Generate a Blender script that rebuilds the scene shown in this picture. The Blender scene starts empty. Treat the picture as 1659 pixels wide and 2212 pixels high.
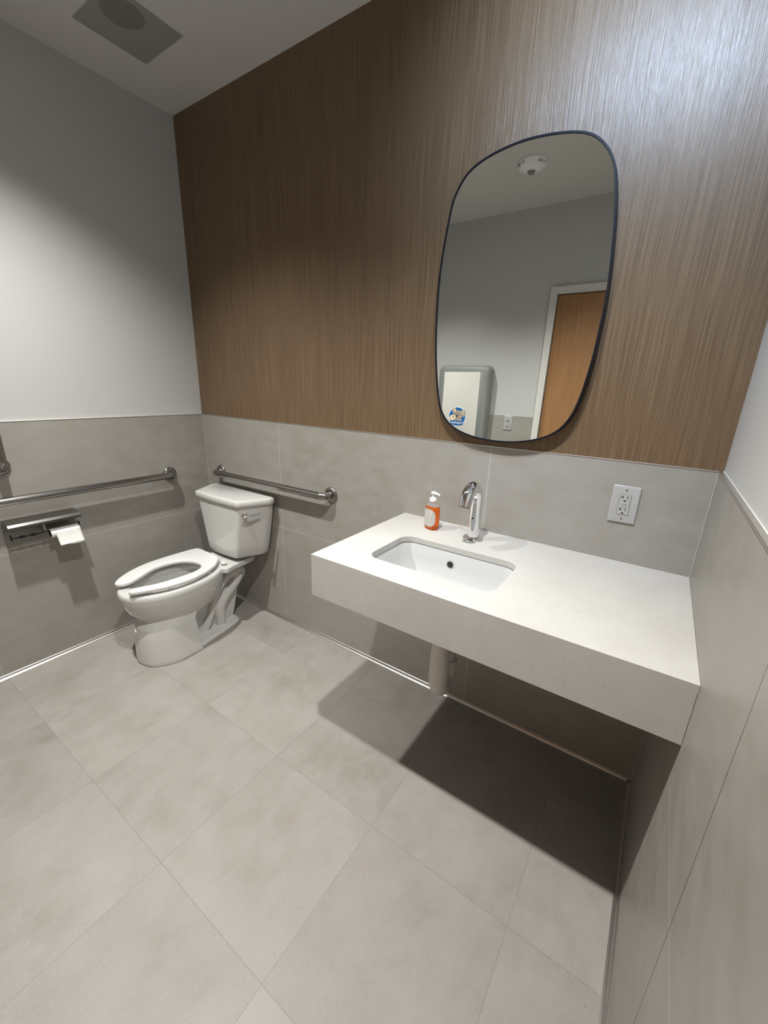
import bpy, bmesh, math, random
from mathutils import Vector, Matrix

# ------------------------------------------------------------------ camera
sc = bpy.context.scene
col = sc.collection
yaw, pitch, roll = -0.585704059, -0.302116644, 0.0349395855
fpx = 877.06
cy, sy_, cp, sp = math.cos(yaw), math.sin(yaw), math.cos(pitch), math.sin(pitch)
fwd = Vector((sy_ * cp, cy * cp, sp))
rt0 = Vector((cy, -sy_, 0.0))
up0 = rt0.cross(fwd)
rt = rt0 * math.cos(roll) + up0 * math.sin(roll)
up = -rt0 * math.sin(roll) + up0 * math.cos(roll)
cam_d = bpy.data.cameras.new('camera')
cam = bpy.data.objects.new('camera', cam_d)
col.objects.link(cam)
M = Matrix((rt, up, -fwd)).transposed().to_4x4()
M.translation = Vector((2.3812, -1.5149, 1.4062))
cam.matrix_world = M
cam_d.sensor_fit = 'VERTICAL'
cam_d.sensor_height = 24.0
cam_d.lens = fpx / 2212.0 * 24.0
cam_d.clip_start = 0.02
sc.camera = cam

# ------------------------------------------------------------------ dimensions
W, H, T = 2.542, 2.691, 1.198          # room width, ceiling height, tile height
YB = -2.05                              # wall behind the camera
TH = 0.011                              # tile thickness
CL, CD, CT, CB = 1.490, 0.604, 0.86, 0.709   # counter left end, depth, top, apron bottom

# ------------------------------------------------------------------ light + colour
w = bpy.data.worlds.new('world'); sc.world = w; w.use_nodes = True
w.node_tree.nodes['Background'].inputs[0].default_value = (0.8, 0.85, 1, 1)
w.node_tree.nodes['Background'].inputs[1].default_value = 0.0
vs = sc.view_settings
sc.display_settings.display_device = 'sRGB'
vs.view_transform = 'Standard'; vs.look = 'None'; vs.gamma = 1.0; vs.use_curve_mapping = False
vs.exposure = 0.0

def spot(name, loc, power, color, size_deg, blend, radius):
    d = bpy.data.lights.new(name, 'SPOT')
    d.energy = power; d.color = color; d.spot_size = math.radians(size_deg)
    d.spot_blend = blend; d.shadow_soft_size = radius
    o = bpy.data.objects.new(name, d); col.objects.link(o); o.location = loc
    return o
LX = [(1.87, -1.04), (0.70, -1.04)]
spot('downlight_lamp', (LX[0][0], LX[0][1], H - 0.012), 218, (1.0, 0.99, 0.955), 118, 1.0, 0.03)
spot('downlight_lamp', (LX[1][0], LX[1][1], H - 0.012), 225, (1.0, 0.99, 0.955), 118, 1.0, 0.03)
# cool lamp added for a bluish sheen on the wood by the right corner
AX, AY = 2.19, -0.87
o_ = spot('added_sheen_lamp', (AX, AY, H - 0.012), 140, (0.55, 0.73, 1.0), 98, 1.0, 0.03)
o_.rotation_euler = (Vector((2.20, 0, 2.24)) - o_.location).to_track_quat('-Z', 'Y').to_euler()

# ------------------------------------------------------------------ material helpers
def new_mat(name):
    m = bpy.data.materials.new(name); m.use_nodes = True
    nt = m.node_tree
    return m, nt, nt.nodes['Principled BSDF']

def nd(nt, typ, **kw):
    n = nt.nodes.new(typ)
    for k, v in kw.items():
        if k == 'inputs':
            for kk, vv in v.items():
                n.inputs[kk].default_value = vv
        else:
            setattr(n, k, v)
    return n

def math_n(nt, op, a, b=None, c=None):
    n = nt.nodes.new('ShaderNodeMath'); n.operation = op
    for i, v in enumerate((a, b, c)):
        if v is None: continue
        if isinstance(v, (int, float)): n.inputs[i].default_value = v
        else: nt.links.new(v, n.inputs[i])
    return n.outputs[0]

def mixc(nt, fac, a, b, blend='MIX'):
    n = nt.nodes.new('ShaderNodeMix'); n.data_type = 'RGBA'; n.blend_type = blend
    for i, v in ((0, fac), (6, a), (7, b)):
        if isinstance(v, (int, float)): n.inputs[i].default_value = v
        elif isinstance(v, tuple): n.inputs[i].default_value = (v[0], v[1], v[2], 1)
        else: nt.links.new(v, n.inputs[i])
    return n.outputs[2]

def noise(nt, scale, detail=4, rough=0.55, vec=None, dist=0.0):
    n = nt.nodes.new('ShaderNodeTexNoise')
    n.inputs['Scale'].default_value = scale; n.inputs['Detail'].default_value = detail
    n.inputs['Roughness'].default_value = rough; n.inputs['Distortion'].default_value = dist
    if vec is not None: nt.links.new(vec, n.inputs['Vector'])
    return n.outputs['Fac']

def ramp(nt, fac, lo, hi, c0=(0, 0, 0), c1=(1, 1, 1)):
    n = nt.nodes.new('ShaderNodeValToRGB')
    n.color_ramp.elements[0].position = lo; n.color_ramp.elements[1].position = hi
    n.color_ramp.elements[0].color = (*c0, 1); n.color_ramp.elements[1].color = (*c1, 1)
    nt.links.new(fac, n.inputs[0]); return n.outputs[0]

def pos(nt):
    g = nt.nodes.new('ShaderNodeNewGeometry')
    s = nt.nodes.new('ShaderNodeSeparateXYZ'); nt.links.new(g.outputs['Position'], s.inputs[0])
    return g.outputs['Position'], s.outputs

def scaled(nt, v, s):
    m = nt.nodes.new('ShaderNodeMapping'); m.inputs['Scale'].default_value = s
    nt.links.new(v, m.inputs['Vector']); return m.outputs[0]

def bump(nt, bs, h, strength, dist):
    b = nt.nodes.new('ShaderNodeBump'); b.inputs['Strength'].default_value = strength
    b.inputs['Distance'].default_value = dist
    nt.links.new(h, b.inputs['Height']); nt.links.new(b.outputs[0], bs.inputs['Normal'])

def simple(name, c, rough=0.5, metal=0.0, spec=0.5, **kw):
    m, nt, bs = new_mat(name)
    p, _ = pos(nt)
    f = noise(nt, kw.pop('nscale', 60), 3, 0.5, p)
    v = kw.pop('var', 0.03)
    cc = mixc(nt, f, tuple(x * (1 - v) for x in c), tuple(min(1, x * (1 + v)) for x in c))
    nt.links.new(cc, bs.inputs['Base Color'])
    bs.inputs['Roughness'].default_value = rough; bs.inputs['Metallic'].default_value = metal
    bs.inputs['Specular IOR Level'].default_value = spec
    for k, vv in kw.items(): bs.inputs[k].default_value = vv
    return m

def tile_mat(name, axis, off, per, zoff=0.606, dark_joint=False):
    """large grey-beige porcelain wall tile with thin pale grout"""
    m, nt, bs = new_mat(name)
    p, s = pos(nt)
    u, z = s[axis], s[2]
    d1 = math_n(nt, 'PINGPONG', math_n(nt, 'ADD', math_n(nt, 'SUBTRACT', u, off), per * 8), per / 2)
    d2 = math_n(nt, 'PINGPONG', math_n(nt, 'SUBTRACT', z, zoff - 1.2), 0.6)
    d2 = math_n(nt, 'ABSOLUTE', math_n(nt, 'SUBTRACT', z, zoff))
    d = math_n(nt, 'MINIMUM', d1, d2)
    g = math_n(nt, 'LESS_THAN', d, 0.0014)
    n1 = noise(nt, 1.6, 5, 0.6, p, 0.4); n2 = noise(nt, 9, 4, 0.6, scaled(nt, p, (1, 1, 1.8))); n3 = noise(nt, 240, 2, 0.7, p)
    c = mixc(nt, ramp(nt, n1, .35, .65), (0.286, 0.265, 0.229), (0.318, 0.298, 0.266))
    c = mixc(nt, ramp(nt, n2, .38, .66), c, (0.335, 0.321, 0.295))
    c = mixc(nt, math_n(nt, 'MULTIPLY', n3, 0.30), c, (0.215, 0.201, 0.177))
    c = mixc(nt, g, c, (0.463, 0.443, 0.403))
    if dark_joint: c = mixc(nt, math_n(nt, 'LESS_THAN', d1, 0.0014), c, (0.10, 0.095, 0.085))
    nt.links.new(c, bs.inputs['Base Color'])
    nt.links.new(math_n(nt, 'MULTIPLY_ADD', n2, 0.2, 0.33), bs.inputs['Roughness'])
    h = math_n(nt, 'SUBTRACT', math_n(nt, 'MULTIPLY', n3, 0.15), math_n(nt, 'MULTIPLY', g, 0.9))
    bump(nt, bs, h, 0.25, 0.0012)
    return m

def floor_mat():
    m, nt, bs = new_mat('floor_tile')
    p, s = pos(nt)
    P = 0.4585
    ux = math_n(nt, 'ADD', s[0], 10 * P + 0.0)
    uy = math_n(nt, 'ADD', math_n(nt, 'ADD', s[1], 0.240), 10 * P)
    d = math_n(nt, 'MINIMUM', math_n(nt, 'PINGPONG', ux, P / 2), math_n(nt, 'PINGPONG', uy, P / 2))
    g = math_n(nt, 'LESS_THAN', d, 0.0011)
    cx = math_n(nt, 'FLOOR', math_n(nt, 'DIVIDE', ux, P)); cyy = math_n(nt, 'FLOOR', math_n(nt, 'DIVIDE', uy, P))
    cv = nt.nodes.new('ShaderNodeCombineXYZ'); nt.links.new(cx, cv.inputs[0]); nt.links.new(cyy, cv.inputs[1])
    wn = nt.nodes.new('ShaderNodeTexWhiteNoise'); wn.noise_dimensions = '3D'; nt.links.new(cv.outputs[0], wn.inputs[0])
    # shift the pattern tile by tile so clouds break at the joints
    add = nt.nodes.new('ShaderNodeVectorMath'); add.operation = 'MULTIPLY_ADD'
    nt.links.new(wn.outputs['Color'], add.inputs[0]); add.inputs[1].default_value = (7, 7, 7); nt.links.new(p, add.inputs[2])
    q = add.outputs[0]
    n1 = noise(nt, 3.2, 6, 0.62, q, 0.3); n2 = noise(nt, 16, 5, 0.65, scaled(nt, q, (1.0, 0.6, 1))); n3 = noise(nt, 170, 3, 0.75, p)
    n4 = noise(nt, 5, 2, 0.5, q)
    c = mixc(nt, ramp(nt, n1, .30, .68), (0.232, 0.208, 0.180), (0.312, 0.295, 0.269))
    c = mixc(nt, ramp(nt, n4, .42, .72), c, (0.293, 0.264, 0.238))
    c = mixc(nt, math_n(nt, 'MULTIPLY', ramp(nt, n2, .35, .7), 0.5), c, (0.333, 0.322, 0.298))
    c = mixc(nt, math_n(nt, 'MULTIPLY', ramp(nt, n3, .45, .72), 0.30), c, (0.169, 0.157, 0.139))
    sp_ = nt.nodes.new('ShaderNodeTexVoronoi'); sp_.inputs['Scale'].default_value = 9; nt.links.new(p, sp_.inputs['Vector'])
    speck = math_n(nt, 'LESS_THAN', sp_.outputs['Distance'], 0.018)
    c = mixc(nt, math_n(nt, 'MULTIPLY', speck, 0.7), c, (0.106, 0.094, 0.082))
    tone = math_n(nt, 'MULTIPLY_ADD', wn.outputs['Value'], 0.12, 0.92)
    hs = nt.nodes.new('ShaderNodeHueSaturation'); nt.links.new(c, hs.inputs['Color']); nt.links.new(tone, hs.inputs['Value'])
    c = mixc(nt, math_n(nt, 'MULTIPLY', g, 0.5), hs.outputs[0], (0.162, 0.151, 0.136))
    nt.links.new(c, bs.inputs['Base Color'])
    nt.links.new(math_n(nt, 'MULTIPLY_ADD', n2, 0.25, 0.42), bs.inputs['Roughness'])
    h = math_n(nt, 'SUBTRACT', math_n(nt, 'ADD', math_n(nt, 'MULTIPLY', n3, 0.35), math_n(nt, 'MULTIPLY', n2, 0.5)), math_n(nt, 'MULTIPLY', g, 0.8))
    bump(nt, bs, h, 0.35, 0.0012)
    return m

def wood_mat(name, c0, c1, c2, rough=0.36, aniso=0.55, bstr=0.5, cathedral=0.0):
    m, nt, bs = new_mat(name)
    p, s = pos(nt)
    warp = noise(nt, 1.1, 2, 0.5, scaled(nt, p, (2.0, 2.0, 0.8)))
    mv = nt.nodes.new('ShaderNodeCombineXYZ')
    nt.links.new(math_n(nt, 'MULTIPLY_ADD', warp, 0.05 + cathedral, s[0]), mv.inputs[0])
    nt.links.new(s[2], mv.inputs[2])
    q = mv.outputs[0]
    fine = noise(nt, 1.0, 4, 0.62, scaled(nt, q, (330, 1, 3.0)))
    mid = noise(nt, 1.0, 3, 0.55, scaled(nt, q, (80, 1, 1.6)))
    big = noise(nt, 1.0, 3, 0.5, scaled(nt, q, (14, 1, 0.5)))
    c = mixc(nt, ramp(nt, mid, .32, .68), c0, c1)
    c = mixc(nt, math_n(nt, 'MULTIPLY', ramp(nt, fine, .42, .60), 0.7), c, c2)
    c = mixc(nt, math_n(nt, 'MULTIPLY', ramp(nt, big, .3, .7), 0.25), c, c1)
    nt.links.new(c, bs.inputs['Base Color'])
    bs.inputs['Roughness'].default_value = rough
    bs.inputs['Specular IOR Level'].default_value = 0.5
    h = math_n(nt, 'ADD', fine, math_n(nt, 'MULTIPLY', mid, 0.6))
    bump(nt, bs, h, bstr, 0.0012)
    return m

def paint_mat(name, c, bstr=0.12, rough=0.55):
    m, nt, bs = new_mat(name)
    p, s = pos(nt)
    n = noise(nt, 140, 3, 0.6, p)
    c_ = mixc(nt, noise(nt, 2, 2, 0.5, p), tuple(x * .98 for x in c), c)
    nt.links.new(c_, bs.inputs['Base Color'])
    bs.inputs['Roughness'].default_value = rough
    bump(nt, bs, n, bstr, 0.0015)
    return m

def quartz_mat():
    m, nt, bs = new_mat('white_quartz')
    p, s = pos(nt)
    n = noise(nt, 320, 2, 0.7, p); n2 = noise(nt, 5, 4, 0.6, p); n3 = noise(nt, 95, 3, 0.7, p)
    c = mixc(nt, ramp(nt, n2, .35, .7), (0.474, 0.459, 0.434), (0.518, 0.508, 0.484))
    c = mixc(nt, math_n(nt, 'MULTIPLY', ramp(nt, n3, .60, .72), 0.45), c, (0.319, 0.300, 0.273))
    c = mixc(nt, math_n(nt, 'MULTIPLY', ramp(nt, n, .5, .7), 0.25), c, (0.355, 0.338, 0.313))
    nt.links.new(c, bs.inputs['Base Color'])
    bs.inputs['Roughness'].default_value = 0.28
    return m

def brushed(name, c=(0.33, 0.315, 0.295), rough=0.24):
    m, nt, bs = new_mat(name)
    p, s = pos(nt)
    n = noise(nt, 600, 2, 0.6, p)
    nt.links.new(mixc(nt, n, tuple(x * .9 for x in c), c), bs.inputs['Base Color'])
    bs.inputs['Metallic'].default_value = 1.0
    nt.links.new(math_n(nt, 'MULTIPLY_ADD', n, 0.1, rough - .05), bs.inputs['Roughness'])
    return m

MT = {}
MT['tile_back'] = tile_mat('wall_tile_back', 0, 0.679, 1.178)
MT['tile_left'] = tile_mat('wall_tile_left', 1, -1.171, 1.2)
MT['tile_right'] = tile_mat('wall_tile_right', 1, -0.905, 1.2, dark_joint=True)
MT['tile_front'] = tile_mat('wall_tile_front', 0, 0.75, 1.2)
MT['floor'] = floor_mat()
MT['wood'] = wood_mat('oak_laminate', (0.148, 0.092, 0.047), (0.190, 0.124, 0.069), (0.078, 0.045, 0.022), 0.39, 0.55, 0.9)
MT['door'] = wood_mat('door_veneer', (0.30, 0.150, 0.060), (0.40, 0.21, 0.095), (0.19, 0.09, 0.035), 0.42, 0.3, 0.15, 0.12)
MT['paint'] = paint_mat('white_wall_paint', (0.50, 0.50, 0.49))
MT['ceil'] = paint_mat('ceiling_paint', (0.62, 0.61, 0.585), 0.10, 0.45)
MT['quartz'] = quartz_mat()
MT['ceramic'] = simple('white_vitreous_china', (0.56, 0.553, 0.53), 0.07, 0, 0.5, var=0.01)
MT['sink'] = simple('white_sink_glaze', (0.54, 0.55, 0.55), 0.08, 0, 0.5, var=0.01)
MT['seat'] = simple('white_seat_plastic', (0.68, 0.675, 0.655), 0.25, 0, 0.5, var=0.01)
MT['steel'] = brushed('brushed_steel')
MT['steel_trim'] = brushed('trim_steel', (0.66, 0.64, 0.61), 0.34)
MT['steel_dark'] = brushed('satin_steel_dispenser', (0.30, 0.29, 0.275), 0.26)
MT['chrome'] = simple('chrome', (0.80, 0.80, 0.81), 0.045, 1.0, var=0.01)
MT['mirror'] = simple('mirror_glass', (0.88, 0.90, 0.87), 0.004, 1.0, var=0.0)
MT['black_metal'] = simple('black_metal', (0.006, 0.007, 0.012), 0.38, 0.0, 0.25)
MT['black'] = simple('black_rubber', (0.008, 0.008, 0.008), 0.5)
MT['plastic'] = simple('white_device_plastic', (0.39, 0.385, 0.375), 0.3, var=0.01)
MT['alarm'] = simple('alarm_white_plastic', (0.80, 0.81, 0.81), 0.4, var=0.01)
MT['pvc'] = simple('pale_pipe_cover', (0.66, 0.63, 0.60), 0.45, var=0.04, nscale=20)
MT['paper'] = simple('tissue_paper', (0.82, 0.81, 0.78), 0.9, var=0.03, nscale=300)
MT['kraft'] = simple('cardboard_core', (0.10, 0.075, 0.05), 0.9)
MT['grey_plastic'] = simple('grey_moulded_plastic', (0.205, 0.215, 0.205), 0.5, var=0.04, nscale=200)
MT['cream_panel'] = simple('cream_panel_plastic', (0.60, 0.585, 0.545), 0.5, var=0.02, nscale=200)
MT['blue'] = simple('sticker_blue', (0.010, 0.12, 0.38), 0.4)
MT['white'] = simple('sticker_white', (0.80, 0.82, 0.84), 0.4)
MT['fur'] = simple('sticker_grey', (0.36, 0.31, 0.26), 0.5)
MT['fur_pale'] = simple('sticker_cream', (0.72, 0.62, 0.42), 0.5)
MT['red'] = simple('red_print', (0.30, 0.03, 0.03), 0.5)
MT['grille'] = simple('fan_grille_plastic', (0.40, 0.38, 0.36), 0.45)
MT['dark_cavity'] = simple('dark_duct', (0.07, 0.068, 0.065), 0.6)
MT['frame_white'] = simple('white_frame_paint', (0.62, 0.61, 0.58), 0.35, var=0.01)
MT['caulk'] = simple('white_caulk', (0.60, 0.59, 0.565), 0.4, var=0.01)

FANX, FANY = 0.430, -0.440
def grille_mat():
    m, nt, bs = new_mat('perforated_grille')
    p, s = pos(nt)
    a = math_n(nt, 'PINGPONG', math_n(nt, 'ADD', s[0], 10), 0.0022)
    b = math_n(nt, 'PINGPONG', math_n(nt, 'ADD', s[1], 10), 0.0022)
    hole = math_n(nt, 'MULTIPLY', math_n(nt, 'GREATER_THAN', a, 0.0008), math_n(nt, 'GREATER_THAN', b, 0.0008))
    rr = math_n(nt, 'SQRT', math_n(nt, 'ADD', math_n(nt, 'POWER', math_n(nt, 'SUBTRACT', s[0], FANX), 2), math_n(nt, 'POWER', math_n(nt, 'SUBTRACT', s[1], FANY), 2)))
    hole = math_n(nt, 'MULTIPLY', hole, math_n(nt, 'LESS_THAN', rr, 0.072))
    bs.inputs['Base Color'].default_value = (0.30, 0.285, 0.27, 1)
    bs.inputs['Roughness'].default_value = 0.5
    tr = nt.nodes.new('ShaderNodeBsdfTransparent'); mx = nt.nodes.new('ShaderNodeMixShader')
    nt.links.new(hole, mx.inputs[0]); nt.links.new(bs.outputs[0], mx.inputs[1]); nt.links.new(tr.outputs[0], mx.inputs[2])
    nt.links.new(mx.outputs[0], nt.nodes['Material Output'].inputs[0])
    return m
MT['perf'] = grille_mat()

def liquid_mat():
    m, nt, bs = new_mat('orange_soap_liquid')
    p, s = pos(nt)
    c = mixc(nt, noise(nt, 30, 2, 0.5, p), (0.92, 0.19, 0.02), (0.95, 0.23, 0.035))
    nt.links.new(c, bs.inputs['Base Color'])
    bs.inputs['Roughness'].default_value = 0.05; bs.inputs['IOR'].default_value = 1.35
    bs.inputs['Transmission Weight'].default_value = 0.72
    return m
MT['liquid'] = liquid_mat()
def clear_mat():
    m, nt, bs = new_mat('clear_bottle_plastic')
    bs.inputs['Base Color'].default_value = (0.97, 0.93, 0.9, 1)
    bs.inputs['Roughness'].default_value = 0.05; bs.inputs['IOR'].default_value = 1.2
    p, s = pos(nt)
    nt.links.new(mixc(nt, noise(nt, 20, 2, 0.5, p), (0.97, 0.93, 0.90), (0.95, 0.90, 0.86)), bs.inputs['Base Color'])
    bs.inputs['Transmission Weight'].default_value = 0.95
    return m
MT['clear'] = clear_mat()
MT['pump'] = simple('frosted_pump_plastic', (0.80, 0.78, 0.77), 0.25, var=0.01)
MT['pump'].node_tree.nodes['Principled BSDF'].inputs['Subsurface Weight'].default_value = 0.2

def label_mat():
    """white back label with rows of fine grey print"""
    m, nt, bs = new_mat('printed_label')
    tc = nt.nodes.new('ShaderNodeTexCoord'); s = nt.nodes.new('ShaderNodeSeparateXYZ')
    nt.links.new(tc.outputs['Object'], s.inputs[0])
    z = s.outputs[2]
    rows = math_n(nt, 'GREATER_THAN', math_n(nt, 'PINGPONG', math_n(nt, 'ADD', z, 1), 0.0019), 0.0009)
    n = noise(nt, 1, 3, 0.8, scaled(nt, tc.outputs['Object'], (600, 600, 60)))
    ink = math_n(nt, 'MULTIPLY', rows, math_n(nt, 'GREATER_THAN', n, 0.42))
    nt.links.new(mixc(nt, ink, (0.72, 0.70, 0.66), (0.16, 0.15, 0.15)), bs.inputs['Base Color'])
    bs.inputs['Roughness'].default_value = 0.45
    return m
MT['label'] = label_mat()
def emit_mat(name, c, s):
    m, nt, bs = new_mat(name)
    bs.inputs['Emission Color'].default_value = (*c, 1); bs.inputs['Emission Strength'].default_value = s
    return m
MT['lens'] = emit_mat('downlight_lens', (1, 0.98, 0.95), 20.0)

# ------------------------------------------------------------------ mesh helpers
WM = {}        # world matrices of parents, by object name
def finish(bm, smooth=None):
    bmesh.ops.recalc_face_normals(bm, faces=bm.faces)
    if smooth is not None:
        for f in bm.faces: f.smooth = True
        lim = math.radians(smooth)
        for e in bm.edges:
            if len(e.link_faces) == 2 and e.calc_face_angle(0) > lim: e.smooth = False

def obj(name, bm, mat, parent=None, smooth=35, label=None):
    finish(bm, smooth)
    if parent is not None: bm.transform(WM[parent.name].inverted())
    me = bpy.data.meshes.new(name); bm.to_mesh(me); bm.free()
    for m in (mat if isinstance(mat, (list, tuple)) else [mat]): me.materials.append(m)
    o = bpy.data.objects.new(name, me); col.objects.link(o)
    if parent is not None: o.parent = parent
    WM[o.name] = WM[parent.name].copy() if parent is not None else Matrix.Identity(4)
    if label: o['label'] = label
    return o

def thing(name, label, cat, loc=(0, 0, 0), group=None):
    o = bpy.data.objects.new(name, None); col.objects.link(o); o.location = loc
    o.empty_display_size = 0.05
    WM[o.name] = Matrix.Translation(loc)
    o['label'] = label; o['category'] = cat
    if group: o['group'] = group
    return o

def tag(o, label, cat, group=None):
    o['label'] = label; o['category'] = cat
    if group: o['group'] = group
    return o

def struct(name, bm, mat, label, cat, parent=None, smooth=None):
    o = obj(name, bm, mat, parent, smooth)
    if parent is None:
        o['kind'] = 'structure'; o['label'] = label; o['category'] = cat
    return o

def box(bm, a, b, bev=0.0, seg=2):
    lo = [min(a[i], b[i]) for i in range(3)]; hi = [max(a[i], b[i]) for i in range(3)]
    t = bmesh.new()
    r = bmesh.ops.create_cube(t, size=1)
    for v in t.verts:
        v.co = Vector([lo[i] + (v.co[i] + .5) * (hi[i] - lo[i]) for i in range(3)])
    if bev > 0: bmesh.ops.bevel(t, geom=t.edges[:], offset=bev, segments=seg, affect='EDGES', profile=0.6)
    merge(bm, t)

def merge(bm, t, mat=None):
    if mat is not None: t.transform(mat)
    me = bpy.data.meshes.new('tmp'); t.to_mesh(me); t.free(); bm.from_mesh(me); bpy.data.meshes.remove(me)

def loft(bm, rings, cap0=True, cap1=True, closed=False):
    vs = [[bm.verts.new(p) for p in r] for r in rings]
    n = len(vs[0]); k = len(vs)
    for i in range(k if closed else k - 1):
        a, b = vs[i], vs[(i + 1) % k]
        for j in range(n):
            bm.faces.new((a[j], a[(j + 1) % n], b[(j + 1) % n], b[j]))
    if not closed:
        if cap0: bm.faces.new(vs[0][::-1])
        if cap1: bm.faces.new(vs[-1])
    return vs

def tube(bm, pts, r, n=16, caps=True):
    pts = [Vector(p) for p in pts]
    rr = r if isinstance(r, (list, tuple)) else [r] * len(pts)
    tang = [(pts[min(i + 1, len(pts) - 1)] - pts[max(i - 1, 0)]).normalized() for i in range(len(pts))]
    a = Vector((0, 0, 1)) if abs(tang[0].z) < .9 else Vector((1, 0, 0))
    nrm = (a - tang[0] * a.dot(tang[0])).normalized()
    rings = []
    for i, p in enumerate(pts):
        t = tang[i]; nrm = (nrm - t * nrm.dot(t)).normalized(); b = t.cross(nrm)
        rings.append([p + (nrm * math.cos(2 * math.pi * j / n) + b * math.sin(2 * math.pi * j / n)) * rr[i] for j in range(n)])
    loft(bm, rings, caps, caps)

def arc(c, u, v, r, a0, a1, n=8):
    c, u, v = Vector(c), Vector(u), Vector(v)
    return [c + (u * math.cos(a0 + (a1 - a0) * i / n) + v * math.sin(a0 + (a1 - a0) * i / n)) * r for i in range(n + 1)]

def lathe(bm, c, axis, prof, n=32, caps=True):
    """prof: (distance along axis, radius)"""
    ax = Vector(axis).normalized(); a = Vector((0, 0, 1)) if abs(ax.z) < .9 else Vector((1, 0, 0))
    u = (a - ax * a.dot(ax)).normalized(); v = ax.cross(u); c = Vector(c)
    loft(bm, [[c + ax * d + (u * math.cos(2 * math.pi * j / n) + v * math.sin(2 * math.pi * j / n)) * max(r, 1e-5) for j in range(n)] for d, r in prof], caps, caps)

def rrect(x0, x1, y0, y1, r, n=6):
    pts = []
    for cx, cy_, a in ((x1 - r, y1 - r, 0), (x0 + r, y1 - r, 90), (x0 + r, y0 + r, 180), (x1 - r, y0 + r, 270)):
        for i in range(n + 1):
            t = math.radians(a + 90 * i / n); pts.append((cx + r * math.cos(t), cy_ + r * math.sin(t)))
    return pts

def crom(P, k=4, closed=True):
    out = []; n = len(P)
    rng = range(n) if closed else range(n - 1)
    for i in rng:
        if closed: p0, p1, p2, p3 = (Vector(P[(i + j) % n]) for j in (-1, 0, 1, 2))
        else: p0, p1, p2, p3 = (Vector(P[min(max(i + j, 0), n - 1)]) for j in (-1, 0, 1, 2))
        for s in range(k):
            t = s / k
            out.append(0.5 * ((2 * p1) + (-p0 + p2) * t + (2 * p0 - 5 * p1 + 4 * p2 - p3) * t * t + (-p0 + 3 * p1 - 3 * p2 + p3) * t ** 3))
    if not closed: out.append(Vector(P[-1]))
    return out

def round_poly(P, r, n=5):
    """round the corners of a polygon; r may be a list"""
    out = []; k = len(P)
    for i in range(k):
        a, b, c = Vector(P[i - 1]), Vector(P[i]), Vector(P[(i + 1) % k])
        ri = r[i] if isinstance(r, (list, tuple)) else r
        u = (a - b); v = (c - b); ri = min(ri, u.length * .45, v.length * .45)
        p = b + u.normalized() * ri; q = b + v.normalized() * ri
        for j in range(n + 1):
            t = j / n; out.append((1 - t) ** 2 * p + 2 * t * (1 - t) * b + t * t * q)
    return out

# ================================================================== ROOM SHELL
bm = bmesh.new(); box(bm, (-0.15, YB - .15, -0.10), (W + .15, 0.15, 0))
struct('floor', bm, MT['floor'], 'pale grey-beige stone-look floor tiles', 'floor')

# ceiling with the fan opening
VX0, VX1, VY0, VY1 = 0.247, 0.517, -0.528, -0.264
bm = bmesh.new()
x0, x1, y0, y1 = -0.15, W + .15, YB - .15, 0.15
for a, b in (((x0, y0), (VX0, y1)), ((VX1, y0), (x1, y1)), ((VX0, y0), (VX1, VY0)), ((VX0, VY1), (VX1, y1))):
    box(bm, (a[0], a[1], H), (b[0], b[1], H + 0.1))
bmesh.ops.remove_doubles(bm, verts=bm.verts, dist=1e-6)
struct('ceiling', bm, MT['ceil'], 'plain off-white painted ceiling', 'ceiling')

bm = bmesh.new(); box(bm, (-0.15, YB - .15, 0), (-TH, 0.15, H))
wl = struct('wall_left', bm, MT['paint'], 'white painted left wall above grey tile', 'wall')
bm = bmesh.new(); box(bm, (-TH, YB, 0), (0, 0, T))
obj('tile_panel', bm, MT['tile_left'], wl, None)
bm = bmesh.new(); box(bm, (W + TH, YB - .15, 0), (W + .15, 0.15, H))
wr = struct('wall_right', bm, MT['paint'], 'white painted right wall above grey tile', 'wall')
bm = bmesh.new(); box(bm, (W, YB, 0), (W + TH, 0, T))
obj('tile_panel', bm, MT['tile_right'], wr, None)
bm = bmesh.new(); box(bm, (-TH, 0.012, 0), (W + TH, 0.15, H))
wb = struct('wall_back', bm, MT['paint'], 'back wall with wood-grain panel over grey tile', 'wall')
bm = bmesh.new(); box(bm, (-TH, 0, 0), (W + TH, 0.012, T))
obj('tile_panel', bm, MT['tile_back'], wb, None)
bm = bmesh.new(); box(bm, (-TH, 0.001, T + .001), (W + TH, 0.012, H))
obj('wood_panel', bm, MT['wood'], wb, None, label='brown vertical-grain oak wall panel')

# wall behind the camera, with the doorway
DX0, DX1, DZ = 1.545, 2.46, 2.095
bm = bmesh.new()
box(bm, (-TH, YB - .15, 0), (DX0, YB - TH, H)); box(bm, (DX1, YB - .15, 0), (W + TH, YB - TH, H)); box(bm, (DX0, YB - .15, DZ), (DX1, YB - TH, H))
wf = struct('wall_front', bm, MT['paint'], 'white painted wall with the door, seen in the mirror', 'wall')
bm = bmesh.new(); box(bm, (0, YB - TH, 0), (DX0 - .05, YB, T))
obj('tile_panel', bm, MT['tile_front'], wf, None)
dr = bpy.data.objects.new('door_1', None); col.objects.link(dr); dr.location = (DX0, YB, 0)
WM[dr.name] = Matrix.Translation((DX0, YB, 0)); dr['kind'] = 'structure'
dr['label'] = 'brown wood veneer door in a white metal frame, seen in the mirror'; dr['category'] = 'door'
bm = bmesh.new(); box(bm, (DX0 + .004, YB - .055, .01), (DX1 - .004, YB - .012, DZ - .004), .001, 1)
obj('door_leaf', bm, MT['door'], dr, None)
bm = bmesh.new()
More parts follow.
